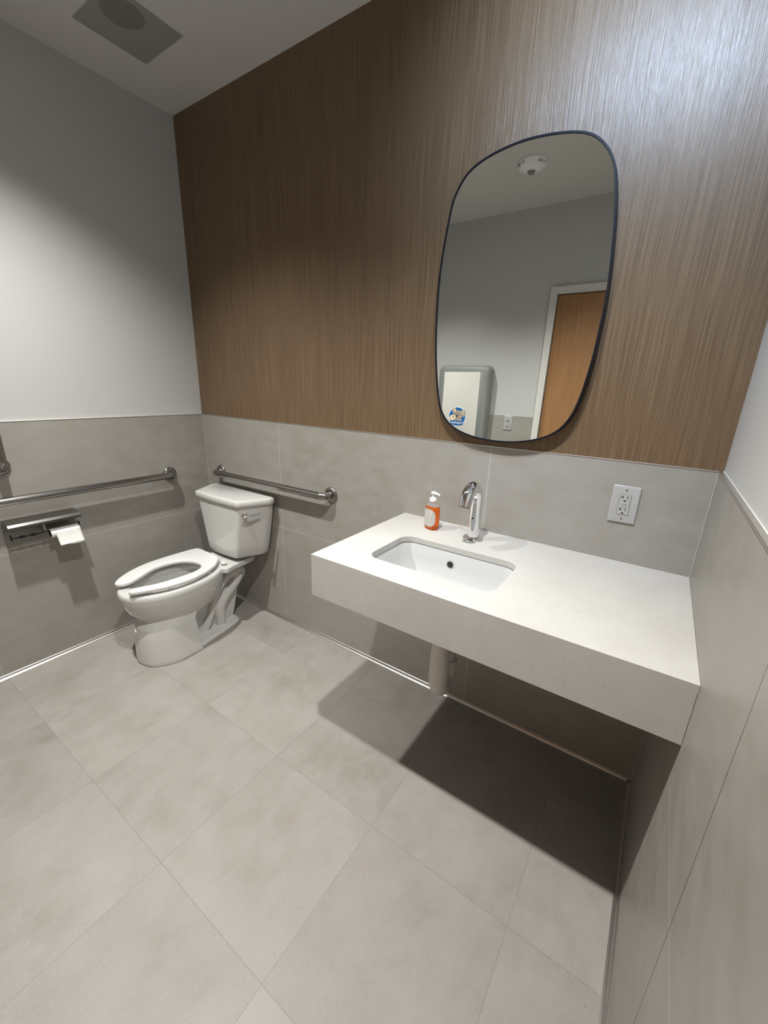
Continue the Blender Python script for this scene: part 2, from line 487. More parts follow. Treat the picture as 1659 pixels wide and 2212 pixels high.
box(bm, (DX0 - .05, YB - .10, 0), (DX0, YB + .022, DZ + .05), .002, 1); box(bm, (DX1, YB - .10, 0), (DX1 + .05, YB + .022, DZ + .05), .002, 1)
box(bm, (DX0, YB - .10, DZ), (DX1, YB + .022, DZ + .05), .002, 1)
obj('door_frame', bm, MT['frame_white'], dr, None)
bm = bmesh.new()
lathe(bm, (DX1 - .07, YB - .012, 1.0), (0, 1, 0), [(0, .027), (.008, .027), (.010, .012), (.05, .011)], 24)
tube(bm, [(DX1 - .07, YB + .035, 1.0), (DX1 - .12, YB + .04, 1.0), (DX1 - .19, YB + .04, 1.0)], .009, 12)
obj('door_handle', bm, MT['steel'], dr)

# metal tile edge trims on top of the wainscot (corners of the L profile)
def edge_trim(n, a, b, lab, mat):
    bm = bmesh.new(); box(bm, a, b, .0006, 1)
    struct('trim_%d' % n, bm, mat, lab, 'trim')
edge_trim(1, (-TH, YB, T), (0.0015, -0.0015, T + .0025), 'thin metal edge on top of the left wall tile', MT['steel_trim'])
edge_trim(2, (W - .0015, YB, T - .004), (W + TH, -0.0015, T + .0025), 'thin metal edge on top of the right wall tile', MT['steel_trim'])
edge_trim(3, (0, -0.0015, T - .0015), (W, 0.008, T + .0025), 'thin metal edge between the wood panel and back tile', MT['steel_trim'])

edge_trim(4, (-TH, YB, T + .0026), (-TH + .003, -.001, T + .0050), 'white caulk bead above the left wall tile', MT['caulk'])
edge_trim(5, (W + TH - .0025, YB, T + .0026), (W + TH, -.001, T + .0050), 'white caulk bead above the right wall tile', MT['caulk'])
edge_trim(6, (0, -.0013, .019), (.0013, 0, T), 'pale grout line in the left rear corner', MT['caulk'])
edge_trim(7, (W - .0013, -.0013, .019), (W, 0, T - .0042), 'pale grout line in the right rear corner', MT['caulk'])

# cove profile at the foot of the walls (extruded quarter-round + thin top lip)
def cove(name, p0, p1, inward, lab):
    prof = [(0, 0), (.016, 0), (.016, .0025)]
    for i in range(11):
        t = math.radians(90 * i / 10)
        prof.append((.016 - .012 * math.sin(t), .0150 - .012 * math.cos(t)))
    prof += [(.004, .0162), (.0026, .0176), (.0004, .0186), (0, .0186)]
    p0, p1, iv = Vector(p0), Vector(p1), Vector(inward)
    bm = bmesh.new()
    rings = [[p + iv * a + Vector((0, 0, b)) for a, b in prof] for p in (p0, p1)]
    loft(bm, rings)
    struct(name, bm, MT['steel_trim'], lab, 'baseboard', smooth=50)
cove('baseboard_back', (0.016, 0, 0), (W - .016, 0, 0), (0, -1, 0), 'narrow metal cove strip along the foot of the back wall')
cove('baseboard_left', (0, 0, 0), (0, YB, 0), (1, 0, 0), 'narrow metal cove strip along the foot of the left wall')
cove('baseboard_right', (W, 0, 0), (W, YB, 0), (-1, 0, 0), 'narrow metal cove strip along the foot of the right wall')

# ================================================================== CEILING FAN GRILLE
t = thing('exhaust_fan', 'square perforated exhaust fan grille in the ceiling corner', 'vent', (0.381, -0.394, H))
bm = bmesh.new()
box(bm, (VX0 - .002, VY0 - .002, H + .001), (VX1 + .002, VY1 + .002, H + .16))
for f in [f for f in bm.faces if f.calc_center_median().z < H + .01]: bm.faces.remove(f)
obj('housing', bm, MT['grille'], t, None)
bm = bmesh.new(); g = .005
box(bm, (VX0 - g, VY0 - g, H - .004), (VX0, VY1 + g, H - .0005), .002, 1); box(bm, (VX1, VY0 - g, H - .004), (VX1 + g, VY1 + g, H - .0005), .002, 1)
box(bm, (VX0, VY0 - g, H - .004), (VX1, VY0, H - .0005), .002, 1); box(bm, (VX0, VY1, H - .004), (VX1, VY1 + g, H - .0005), .002, 1)
obj('frame', bm, MT['grille'], t, None)
bm = bmesh.new(); box(bm, (VX0, VY0, H - .0035), (VX1, VY1, H - .0015))
obj('grille', bm, MT['perf'], t, None)
bm = bmesh.new(); lathe(bm, (FANX, FANY, H + .010), (0, 0, 1), [(0, .078), (0.002, .078), (.04, .07)], 40)
fi = obj('fan_intake', bm, MT['dark_cavity'], t)

# ================================================================== RECESSED DOWNLIGHTS
def downlight(x, y, lab):
    t = thing('recessed_downlight', lab, 'ceiling light', (x, y, H), 'recessed downlights in the ceiling')
    bm = bmesh.new(); lathe(bm, (x, y, H - .003), (0, 0, 1), [(.0025, .038), (0, .040), (0, .058), (.0025, .060)], 40, False)
    obj('trim_ring', bm, MT['frame_white'], t)
    bm = bmesh.new(); lathe(bm, (x, y, H - .0015), (0, 0, 1), [(0, .038), (.001, .038)], 32)
    obj('lens', bm, MT['lens'], t)
downlight(*LX[0], 'recessed round ceiling downlight above the counter')
downlight(*LX[1], 'recessed round ceiling downlight towards the toilet')
downlight(AX, AY, 'small cool ceiling light added for the bluish sheen on the wood panel')  # fixture made up to go with the added sheen lamp

# ================================================================== COUNTER
t = thing('vanity_counter', 'white speckled stone wall-hung counter with deep front apron', 'counter', (CL, 0, CB))
SX0, SX1, SY0, SY1, SR = 1.642, 2.078, -0.498, -0.243, 0.045
bm = bmesh.new()
def slab_with_hole(bm, x0, x1, y0, y1, z0, z1, hole):
    """rectangular slab with a rounded opening; outer ring matched to hole points"""
    n = len(hole); outer = []
    cx, cy_ = (SX0 + SX1) / 2, (SY0 + SY1) / 2
    corners = [(x1, y1), (x0, y1), (x0, y0), (x1, y0)]
    q = n // 4
    for i in range(n):
        k = i // q
        outer.append(corners[k])
    ring_t = [bm.verts.new((p[0], p[1], z1)) for p in hole]; ring_b = [bm.verts.new((p[0], p[1], z0)) for p in hole]
    ct = [bm.verts.new((*c, z1)) for c in corners]; cb = [bm.verts.new((*c, z0)) for c in corners]
    for i in range(n):
        j = (i + 1) % n; a, b = i // q, j // q
        bm.faces.new((ring_t[i], ring_t[j], ring_b[j], ring_b[i]))
        if a == b:
            bm.faces.new((ring_t[i], ring_t[j], ct[a])); bm.faces.new((ring_b[i], ring_b[j], cb[a]))
        else:
            bm.faces.new((ring_t[i], ring_t[j], ct[b], ct[a])); bm.faces.new((ring_b[i], ring_b[j], cb[b], cb[a]))
    for k in range(4):
        l = (k + 1) % 4; bm.faces.new((ct[k], ct[l], cb[l], cb[k]))
hole = rrect(SX0, SX1, SY0, SY1, SR, 7)
slab_with_hole(bm, CL, W - .0005, -CD, -.0005, CT - .02, CT, hole)
obj('worktop', bm, MT['quartz'], t, None)
bm = bmesh.new(); box(bm, (CL, -CD, CB), (W - .0005, -CD + .02, CT - .0201), .0008, 1)
obj('apron', bm, MT['quartz'], t, None)
bm = bmesh.new(); box(bm, (CL, -CD + .0201, CB), (CL + .02, -.0005, CT - .0201), .0008, 1)
obj('side_apron', bm, MT['quartz'], t, None)
bm = bmesh.new(); box(bm, (2.14, -CD + .05, CT - .046), (W - .0005, -.0005, CT - .0205))
obj('support_board', bm, MT['plastic'], t, None)

# sink basin (undermount)
s = thing('sink', 'white rectangular undermount sink basin set in the counter', 'sink', ((SX0 + SX1) / 2, -0.37, 0.70))
bm = bmesh.new(); rings = []
zt = CT - .0215
spec = [(-.004, zt, SR), (-.002, zt - .004, SR), (.006, zt - .05, .05), (.016, zt - .095, .055), (.032, zt - .122, .06), (.060, zt - .133, .06), (.115, zt - .138, .01)]
for ins, z, r in spec:
    rings.append([(x, y, z) for x, y in rrect(SX0 + ins, SX1 - ins, SY0 + ins * .75, SY1 - ins * .75, max(.004, r), 7)])
inner = rings
outer = []
for ins, z, r in reversed(spec):
    outer.append([(x, y, z - (.012 if z < zt - .01 else (.0 if ins < -.003 else .004))) for x, y in rrect(SX0 + ins - .014, SX1 - ins + .014, SY0 + ins * .75 - .014, SY1 - ins * .75 + .014, max(.008, r + .01), 7)])
loft(bm, outer + inner, True, True)
obj('basin', bm, MT['sink'], s, 60)
bm = bmesh.new(); lathe(bm, (1.86, -0.37, zt - .1385), (0, 0, 1), [(.0008, .034), (.003, .034), (.004, .030), (.002, .02), (.001, .018)], 32)
obj('drain', bm, MT['chrome'], s)
bm = bmesh.new(); lathe(bm, (1.838, SY1 - .0085, 0.793), (0, -1, -.10), [(-.004, .0115), (.001, .0115)], 28)
obj('overflow_hole', bm, MT['black'], s)

# drain pipe under the sink
t = thing('drain_pipe', 'white sleeved sink drain pipe hanging under the counter', 'pipe', (1.853, -0.30, 0.26))
bm = bmesh.new()
tube(bm, [(1.858, -0.352, .676), (1.857, -0.34, .66), (1.855, -0.315, .62), (1.853, -0.30, .57), (1.853, -0.30, .46)], [.033, .034, .0345, .0345, .0348], 20)
obj('tailpiece_sleeve', bm, MT['pvc'], t)
bm = bmesh.new()
pts = [(1.853, -0.30, z) for z in (.475, .44, .40, .34)] + arc((1.853, -0.252, .325), (0, -1, 0), (0, 0, -1), .048, 0.25, math.pi, 10) + [(1.853, -0.204, .37)]
tube(bm, pts, [.035, .0365, .0375, .038] + [.036] * 3 + [.034] * 4 + [.030] * 5, 20)
obj('trap_bend', bm, MT['pvc'], t)
bm = bmesh.new(); lathe(bm, (1.853, -0.30, .335), (0, 0, 1), [(0, .0385), (.004, .0392), (.008, .0385)], 24)
obj('sleeve_seam', bm, MT['pvc'], t)
bm = bmesh.new()
tube(bm, [(1.853, -0.204, .36), (1.853, -0.204, .47)] + arc((1.853, -0.172, .47), (0, -1, 0), (0, 0, 1), .032, 0, math.pi / 2, 6) + [(1.853, -0.0005, .502)], .021, 18)
lathe(bm, (1.853, -0.204, .415), (0, 0, 1), [(0, .026), (.003, .027), (.022, .027), (.025, .024)], 20)
lathe(bm, (1.853, 0, .502), (0, -1, 0), [(0.0005, .042), (.004, .040), (.012, .024)], 24)
obj('waste_arm', bm, MT['pvc'], t)

# faucet
FX, FY = 1.864, -0.120
t = thing('faucet', 'chrome gooseneck sensor faucet behind the sink', 'faucet', (FX, FY, CT))
bm = bmesh.new(); lathe(bm, (FX, FY, CT), (0, 0, 1), [(0.0003, .036), (.005, .0375), (.008, .036), (.009, .022)], 36)
obj('base_plate', bm, MT['chrome'], t)
bm = bmesh.new()
R = .052; r = .0205
up_ = [(FX, FY, CT + .007), (FX, FY, CT + .05), (FX, FY, CT + .10), (FX, FY, CT + .150)]
bend = arc((FX, FY - R, CT + .158), (0, 1, 0), (0, 0, 1), R, 0, math.radians(163), 18)
last = bend[-1]; dirv = (bend[-1] - bend[-2]).normalized()
tip = [last + dirv * .012, last + dirv * .024]
P = up_ + bend + tip
rad = [.0212, .0208, .0212, .0224] + [.0232] * len(bend) + [.0226, .0220]
tube(bm, P, rad, 28)
obj('spout', bm, MT['chrome'], t, 50)
bm = bmesh.new(); lathe(bm, tip[-1] - dirv * .002, dirv, [(0, .0190), (.0028, .0190), (.003, .014)], 28)
obj('aerator', bm, MT['black'], t)
bm = bmesh.new(); lathe(bm, (FX, FY - .0205, CT + .088), (0, -1, 0), [(0, .0036), (.0016, .0036)], 16)
obj('sensor_eye', bm, MT['black'], t)

# soap bottle
BX, BY = 1.683, -0.112
t = thing('soap_bottle', 'orange liquid hand soap bottle with white pump on the counter', 'soap bottle', (BX, BY, CT))
rot = Matrix.Translation((BX, BY, CT)) @ Matrix.Rotation(math.radians(-22), 4, 'Z')
def sell(a, b, z, n=40, p=2.6):
    out = []
    for i in range(n):
        tt = 2 * math.pi * i / n; c, s2 = math.cos(tt), math.sin(tt)
        out.append(Vector((a * abs(c) ** (2 / p) * (1 if c >= 0 else -1), b * abs(s2) ** (2 / p) * (1 if s2 >= 0 else -1), z)))
    return out
prof = [(.0005, .026, .017), (.004, .0305, .0215), (.02, .0325, .0230), (.05, .0330, .0235), (.080, .0325, .0230), (.093, .0300, .0215), (.101, .0250, .019), (.106, .0175, .016), (.109, .0125, .0125), (.117, .0125, .0125)]
def prof_at(z):
    for i in range(len(prof) - 1):
        if prof[i][0] <= z <= prof[i + 1][0]:
            f = (z - prof[i][0]) / (prof[i + 1][0] - prof[i][0]); return prof[i][1] + f * (prof[i + 1][1] - prof[i][1]), prof[i][2] + f * (prof[i + 1][2] - prof[i][2])
bm = bmesh.new(); liq = [p_ for p_ in prof if p_[0] <= .094]
a_, b_ = prof_at(.0955); liq = liq + [(.0955, a_, b_)]
b2 = bmesh.new(); loft(b2, [sell(a, b, z) for z, a, b in liq]); merge(bm, b2, rot)
obj('soap', bm, MT['liquid'], t, 40)
b2 = bmesh.new(); bm = bmesh.new(); loft(b2, [sell(a, b, z) for z, a, b in [(.0957, a_, b_)] + prof[-4:]]); merge(bm, b2, rot)
obj('bottle_neck', bm, MT['clear'], t, 40)
bm = bmesh.new(); b2 = bmesh.new()
lathe(b2, (0, 0, .112), (0, 0, 1), [(0, .0135), (.002, .0145), (.012, .0145), (.016, .0125), (.019, .0055), (.030, .0045), (.031, .009), (.037, .0105), (.040, .009), (.0415, .004)], 28)
merge(bm, b2, rot)
b2 = bmesh.new(); tube(b2, [(0, 0, .147), (.016, -.003, .1475), (.026, -.005, .146), (.031, -.006, .143)], [.006, .005, .0035, .003], 14); merge(bm, b2, rot @ Matrix.Rotation(math.radians(20), 4, 'Z'))
obj('pump', bm, MT['pump'], t, 40)
# label patch wrapped on the face towards the camera
bm = bmesh.new(); grid = []
for iz in range(13):
    f = iz / 12; z = .014 + f * .072; a, b = prof_at(z); a += .0006; b += .0006
    hw = 1.0 * (1 - abs(2 * f - 1) ** 3.2) ** .5 if 0 < f < 1 else 0.35
    row = []
    for ix in range(15):
        tt = math.radians(-90) + (ix / 14 - .5) * 2 * max(.35, hw) * 1.25
        c, s2 = math.cos(tt), math.sin(tt); p = 2.6
        row.append(bm.verts.new(rot @ Vector((a * abs(c) ** (2 / p) * (1 if c >= 0 else -1), b * abs(s2) ** (2 / p) * (1 if s2 >= 0 else -1), z))))
    grid.append(row)
for i in range(12):
    for j in range(14): bm.faces.new((grid[i][j], grid[i][j + 1], grid[i + 1][j + 1], grid[i + 1][j]))
obj('label', bm, MT['label'], t, 60, label='white printed label')

# ================================================================== MIRROR
MP = [(1.7008, 2.0919), (1.73, 2.1059), (1.7662, 2.1158), (1.8015, 2.1224), (1.8443, 2.128), (1.8862, 2.1293), (1.9353, 2.126), (1.9737, 2.1213), (2.0127, 2.1136), (2.0375, 2.1058), (2.0595, 2.0954), (2.079, 2.0805), (2.0962, 2.0626), (2.1108, 2.0426), (2.1208, 2.025), (2.1289, 2.004), (2.1359, 1.9739), (2.142, 1.9399), (2.1499, 1.8903), (2.1574, 1.8089), (2.1628, 1.7309), (2.164, 1.6865), (2.1637, 1.6493), (2.1621, 1.6126), (2.16, 1.5715), (2.157, 1.5199), (2.1543, 1.4962), (2.1506, 1.4655), (2.1456, 1.4267), (2.1387, 1.3885), (2.1306, 1.3548), (2.1197, 1.3273), (2.1061, 1.3029), (2.0883, 1.2811), (2.062, 1.2629), (2.027, 1.2471), (1.9804, 1.2347), (1.9314, 1.2278), (1.8881, 1.2263), (1.8451, 1.2283), (1.8119, 1.2313), (1.7776, 1.2375), (1.7446, 1.2471), (1.713, 1.2594), (1.6878, 1.2765), (1.6666, 1.2985), (1.6512, 1.3247), (1.642, 1.3505), (1.6338, 1.3868), (1.6272, 1.422), (1.6201, 1.4705), (1.6148, 1.5182), (1.6108, 1.5662), (1.6079, 1.6243), (1.6067, 1.6814), (1.6073, 1.737), (1.6086, 1.7912), (1.6137, 1.8454), (1.6182, 1.8761), (1.6223, 1.9141), (1.6272, 1.9412), (1.6319, 1.9679), (1.6355, 1.9895), (1.6412, 2.0128), (1.649, 2.0307), (1.6594, 2.049), (1.6714, 2.0654), (1.6822, 2.0785)]
if sum(MP[i - 1][0] * MP[i][1] - MP[i][0] * MP[i - 1][1] for i in range(len(MP))) > 0: MP = MP[::-1]
inn = [Vector((p.x, p.y)) for p in crom([Vector((a, b, 0)) for a, b in MP], 3)]
for _ in range(6):
    inn = [(inn[i - 1] + inn[i] * 2 + inn[(i + 1) % len(inn)]) / 4 for i in range(len(inn))]
def inset(P, d):
    n = len(P); r = []
    for i in range(n):
        tv = (P[(i + 1) % n] - P[i - 1]).normalized(); r.append(P[i] + Vector((tv.y, -tv.x)) * d)
    return r
fw = 0.0065
FD = 0.036
out = inset(inn, -fw)
t = thing('wall_mirror', 'pebble-shaped wall mirror with thin black frame above the counter', 'mirror', (1.885, 0, 1.69))
bm = bmesh.new()
o0 = out; i1 = inn
loft(bm, [[(p.x, 0.0005, p.y) for p in o0], [(p.x, -FD + .001, p.y) for p in o0], [(p.x, -FD, p.y) for p in inset(out, .001)], [(p.x, -FD, p.y) for p in inset(inn, -.001)], [(p.x, -FD + .001, p.y) for p in i1], [(p.x, 0.0005, p.y) for p in i1]], closed=True)
obj('frame', bm, MT['black_metal'], t, 30)
bm = bmesh.new(); i2 = inset(inn, -.0005)
loft(bm, [[(p.x, -.028, p.y) for p in i2], [(p.x, -.0335, p.y) for p in i2]])
obj('glass', bm, MT['mirror'], t, None)

# ================================================================== GFCI OUTLET
def plate_thing(name, lab, cat, cx, cz, w_, h_, y, ny):
    """wall plate on a wall facing ny (+1 / -1 along y)"""
    t = thing(name, lab, cat, (cx, y, cz))
    bm = bmesh.new(); rings = []
    for d, ins in ((0.0003, 0), (.0045, .0002), (.0058, .0020), (.0062, .0035)):
        rings.append([(px, y + ny * d, pz) for px, pz in rrect(cx - w_ / 2 + ins, cx + w_ / 2 - ins, cz - h_ / 2 + ins, cz + h_ / 2 - ins, .0025, 3)])
    loft(bm, rings)
    obj('cover_plate', bm, MT['plastic'], t, 25)
    return t
ox, oz = 2.3245, 1.0585
t = plate_thing('power_outlet', 'white double power outlet on the tile right of the mirror', 'outlet', ox, oz, .0795, .124, 0, -1)
bm = bmesh.new(); box(bm, (ox - .0172, -.0066, oz - .0342), (ox + .0172, -.0058, oz + .0342)); obj('gap', bm, MT['black'], t, None)
bm = bmesh.new(); box(bm, (ox - .0165, -.0078, oz - .0335), (ox + .0165, -.0058, oz + .0335), .0006, 1)
rc = obj('receptacle', bm, MT['plastic'], t, None)
for sgn in (1, -1):
    zc = oz + sgn * .0205
    bm = bmesh.new()
    box(bm, (ox - .0085, -.0082, zc + .0005), (ox - .0060, -.0076, zc + .0085)); box(bm, (ox - .0125, -.0082, zc + .0035), (ox - .0080, -.0076, zc + .0055))
    box(bm, (ox + .0055, -.0082, zc + .0010), (ox + .0078, -.0076, zc + .0080))
    pts = [(math.cos(math.radians(a)) * .0034, math.sin(math.radians(a)) * .0034) for a in range(0, 181, 20)]
    vs_ = [[(ox + a, yy, zc - .0085 + b) for a, b in pts + [(-.0034, -.0012), (.0034, -.0012)]] for yy in (-.0076, -.0082)]
    loft(bm, vs_)
    obj('socket_slots', bm, MT['black'], rc, None)
for k, dz in enumerate((.0045, -.0045)):
    bm = bmesh.new(); box(bm, (ox - .0075, -.0090, oz + dz - .0032), (ox + .0075, -.0076, oz + dz + .0032), .0004, 1)
    obj('reset_button' if k else 'test_button', bm, MT['plastic'], rc, None)
for dz in (.048, -.048):
    bm = bmesh.new(); lathe(bm, (ox, -.0060, oz + dz), (0, -1, 0), [(0, .0032), (.0010, .0030), (.0014, .001)], 14); obj('screw', bm, MT['steel'], t)

# ================================================================== GRAB BARS
def grab_bar(name, lab, a, b, nrm, off=.057, r=.0185):
    """bar between two flange centres on a wall with inward normal nrm"""
    a, b, n = Vector(a), Vector(b), Vector(nrm); d = (b - a).normalized()
    t = thing(name, lab, 'grab bar', a, 'stainless grab bars around the toilet')
    bm = bmesh.new(); R = .036
    pts = [a + n * .003, a + n * (off - R) * .6]
    pts += arc(a + n * (off - R) + d * R, -d, n, R, 0, math.pi / 2, 8)
    pts += arc(b + n * (off - R) - d * R, n, d, R, 0, math.pi / 2, 8)
    pts += [b + n * (off - R) * .6, b + n * .003]
    tube(bm, pts, r, 24); obj('bar', bm, MT['steel'], t, 50)
    for c in (a, b):
        bm = bmesh.new(); lathe(bm, c, n, [(.0004, .0385), (.003, .0395), (.008, .0385), (.012, .034), (.0135, .026), (.014, .019)], 36)
        obj('flange', bm, MT['steel'], t, 40)
grab_bar('grab_bar', 'horizontal steel grab bar behind the toilet tank on the back wall', (0.146, 0, .860), (1.052, 0, .866), (0, -1, 0))
grab_bar('grab_bar', 'long horizontal steel grab bar along the left wall', (0, -0.254, .863), (0, -1.32, .863), (1, 0, 0))
grab_bar('grab_bar', 'upright steel grab bar above the paper holder, cut off by the left photo edge', (0, -1.000, 1.010), (0, -1.000, 1.46), (1, 0, 0))

# ================================================================== TOILET PAPER HOLDER
HY0, HY1 = -1.042, -0.765
t = thing('toilet_paper_holder', 'steel hooded double toilet paper holder on the left wall', 'paper holder', (0, -0.90, .64))
bm = bmesh.new(); box(bm, (.0004, HY0, .648), (.003, HY1, .750), .0006, 1)
obj('back_plate', bm, MT['steel_dark'], t, None)
bm = bmesh.new()
sec = [(.0005, .750), (.0005, .764), (.012, .770), (.088, .762), (.098, .752), (.099, .741), (.097, .741), (.095, .751), (.087, .758), (.014, .765), (.004, .760), (.003, .750)]
loft(bm, [[(x, y, z) for x, z in sec] for y in (HY0, HY1)])
obj('hood', bm, MT['steel_dark'], t, None)
bm = bmesh.new()
loft(bm, [[(x, y, z) for x, z in ((.002, .752), (.06, .752), (.074, .705), (.074, .688), (.060, .686), (.045, .715), (.02, .735), (.002, .74))] for y in (-.914, -.904)])
obj('centre_bracket', bm, MT['steel_dark'], t, None)
for y0_, y1_ in ((-.914, -1.034), (-.904, -.772)):
    bm = bmesh.new(); tube(bm, [(.068, y0_, .694), (.068, y1_, .694)], .0028, 10)
    s1 = 1 if y1_ > y0_ else -1
    box(bm, (.060, y1_ - .002, .685), (.076, y1_ + .002, .712), .0008, 1)
    if s1 < 0:
        for yy in (-.955, -.995): tube(bm, [(.068, yy - .008, .694), (.068, yy + .008, .694)], .0062, 14)
    obj('spindle', bm, MT['black_metal'], t, 40)
t = thing('toilet_roll', 'nearly used-up white toilet roll with a hanging sheet', 'toilet roll', (.068, -.84, .672))
bm = bmesh.new()
n = 28
ra, rb = .0215, .0185
rings = []
for y, r_ in ((-.893, rb), (-.893, ra), (-.783, ra), (-.783, rb)):
    rings.append([(.068 + r_ * math.cos(2 * math.pi * j / n), y, .680 + r_ * math.sin(2 * math.pi * j / n)) for j in range(n)])
loft(bm, rings, closed=True)
obj('roll', bm, MT['paper'], t, 40)
bm = bmesh.new(); rings = []
for y, r_ in ((-.8935, .0170), (-.8935, .0184), (-.7825, .0184), (-.7825, .0170)):
    rings.append([(.068 + r_ * math.cos(2 * math.pi * j / n), y, .680 + r_ * math.sin(2 * math.pi * j / n)) for j in range(n)])
loft(bm, rings, closed=True)
obj('cardboard_core', bm, MT['kraft'], t, 40)
bm = bmesh.new()
path = [(.068 + .0222 * math.cos(math.radians(a)), .680 + .0222 * math.sin(math.radians(a))) for a in (95, 75, 50, 25, 0)] + [(.0915, .668), (.095, .655), (.099, .640), (.103, .628), (.108, .618)]
g2 = []
for k, (x, z) in enumerate(path):
    row = []
    for j in range(9):
        y = -.876 + (-.776 + .876) * j / 8 + (.0 if k < 5 else (k - 4) * .0008)
        row.append(bm.verts.new((x + .0015 * math.sin(j * 1.1) * (k > 5), y, z + (.004 * math.sin(j * .8) + .004 * abs(j - 4) / 4) * (k == len(path) - 1))))
    g2.append(row)
for i in range(len(path) - 1):
    for j in range(8): bm.faces.new((g2[i][j], g2[i][j + 1], g2[i + 1][j + 1], g2[i + 1][j]))
sh = obj('hanging_sheet', bm, MT['paper'], t, 60)
md = sh.modifiers.new('thick', 'SOLIDIFY'); md.thickness = .0006

# ================================================================== TOILET
XC = 0.385
tt = thing('toilet', 'white two-piece toilet with open-front seat in the corner', 'toilet', (XC, -0.40, 0))
def egg(hw, yb, yf, z, xc=XC, n=48, pb=2.4, pf=2.0, wide=.52):
    """closed outline, egg-like: back at yb, front (towards the room) at yf; widest at 'wide' of the length"""
    ym = yb + (yf - yb) * wide; o = []
    for i in range(n):
        a = 2 * math.pi * i / n; c, s2 = math.cos(a), math.sin(a)
        p = pf if s2 < 0 else pb
        x = hw * abs(c) ** (2 / p) * (1 if c >= 0 else -1)
        L = abs(yf - ym) if s2 < 0 else abs(yb - ym)
        o.append(Vector((xc + x, ym + (L * abs(s2) ** (2 / p)) * (-1 if s2 < 0 else 1), z)))
    return o
parts = bmesh.new()
# bowl shell (outer surface up, over the rim, inner surface down)
RZ = .406
ringsb = [egg(.075, -.40, -.60, .185, pb=2, pf=2), egg(.118, -.34, -.660, .205, pb=2, pf=2), egg(.143, -.300, -.705, .240), egg(.160, -.272, -.737, .280), egg(.172, -.255, -.757, .320),
          egg(.178, -.250, -.768, .350), egg(.181, -.248, -.773, .385), egg(.178, -.248, -.770, .400), egg(.171, -.255, -.762, RZ),
          egg(.140, -.290, -.722, RZ), egg(.124, -.315, -.705, .397), egg(.122, -.318, -.700, .375), egg(.130, -.310, -.705, .362), egg(.118, -.325, -.680, .32), egg(.085, -.36, -.62, .27), egg(.05, -.40, -.52, .235)]
loft(parts, ringsb)
# pedestal
PX = .402
def ped(z, xr, yb, yf, hwf):
    P_ = [(PX - hwf, yb), (PX - hwf * 1.02, yb * .45 + yf * .55), (PX - hwf * .52, yf + .016), (PX, yf), (PX + hwf * .55, yf + .022), (PX + hwf * 1.02, yb * .45 + yf * .55), (PX + hwf, yb)]
    return [Vector((p.x, p.y, z)) for p in round_poly([Vector((a, b, 0)) for a, b in P_], [.006, .06, .04, .03, .04, .06, .006], 6)]
loft(parts, [ped(z, 0, yb, yf, hw) for z, yb, yf, hw in ((0.0, -.475, -.740, .143), (.02, -.475, -.742, .143), (.08, -.48, -.740, .138), (.15, -.485, -.735, .133), (.200, -.49, -.727, .130), (.235, -.47, -.70, .120))])
# foot plate
foot = [(XC + s_ * h, y) for s_ in (1,) for y, h in ((-.168, .040), (-.178, .070), (-.205, .093), (-.30, .116), (-.40, .132), (-.50, .148), (-.60, .140), (-.66, .100), (-.70, .045))]
foot = foot + [(2 * XC - x, y) for x, y in reversed(foot)]
fp = [Vector((p.x, p.y, 0)) for p in crom([Vector((a, b, 0)) for a, b in foot], 3)]
cen = Vector((XC, -.45, 0))
loft(parts, [[p + Vector((0, 0, z)) + (cen - p) * ins for p in fp] for z, ins in ((0.0, 0), (.012, 0.0), (.020, .015), (.026, .06))])
# central web + rear edge
web = [(-.20, .0), (-.145, .22), (-.12, .34), (-.12, .395), (-.285, .395), (-.330, .20), (-.50, .17), (-.50, .0)]
loft(parts, [[Vector((x, y, z)) for y, z in web] for x in (XC - .040, XC + .040)])
# deck under the tank
deck = [Vector((XC + a, b, 0)) for a, b in ((-.085, -.04), (-.115, -.08), (-.130, -.22), (-.145, -.28), (-.11, -.295), (.11, -.295), (.145, -.28), (.130, -.22), (.115, -.08), (.085, -.04))]
dp_ = round_poly(deck, .02, 4)
loft(parts, [[p + Vector((0, 0, z)) for p in dp_] for z in (.372, .404)])
# moulded trapway pipes on both sides
for sx in (1, -1):
    X = lambda d: XC + sx * d
    rear = [(-.292, .030), (-.292, .085), (-.288, .135), (-.262, .180), (-.212, .226), (-.168, .262), (-.140, .300)]
    front = [(-.400, .02), (-.378, .06), (-.350, .11), (-.322, .185), (-.297, .235), (-.254, .284), (-.200, .318), (-.150, .322)]
    tube(parts, [Vector((X(.052), y, z)) for y, z in [(v.x, v.y) for v in crom([Vector((a, b, 0)) for a, b in rear], 3, False)]], .030, 14)
    tube(parts, [Vector((X(.046), y, z)) for y, z in [(v.x, v.y) for v in crom([Vector((a, b, 0)) for a, b in front], 3, False)]], .024, 14)
    lathe(parts, (X(.012), -.142, .302), (sx, 0, 0), [(0, .048), (.035, .048), (.050, .040), (.056, .024)], 20)
body = obj('bowl', parts, MT['ceramic'], tt, None)
m1 = body.modifiers.new('weld', 'REMESH'); m1.mode = 'VOXEL'; m1.voxel_size = .0045; m1.use_smooth_shade = True
m2 = body.modifiers.new('soft', 'SMOOTH'); m2.factor = .5; m2.iterations = 3
# bolt caps
for sx in (1, -1):
    bm = bmesh.new(); lathe(bm, (XC + sx * .085, -.262, .022), (0, 0, 1), [(0, .014), (.008, .0135), (.014, .009), (.016, .003)], 20)
    obj('bolt_cap', bm, MT['ceramic'], tt)
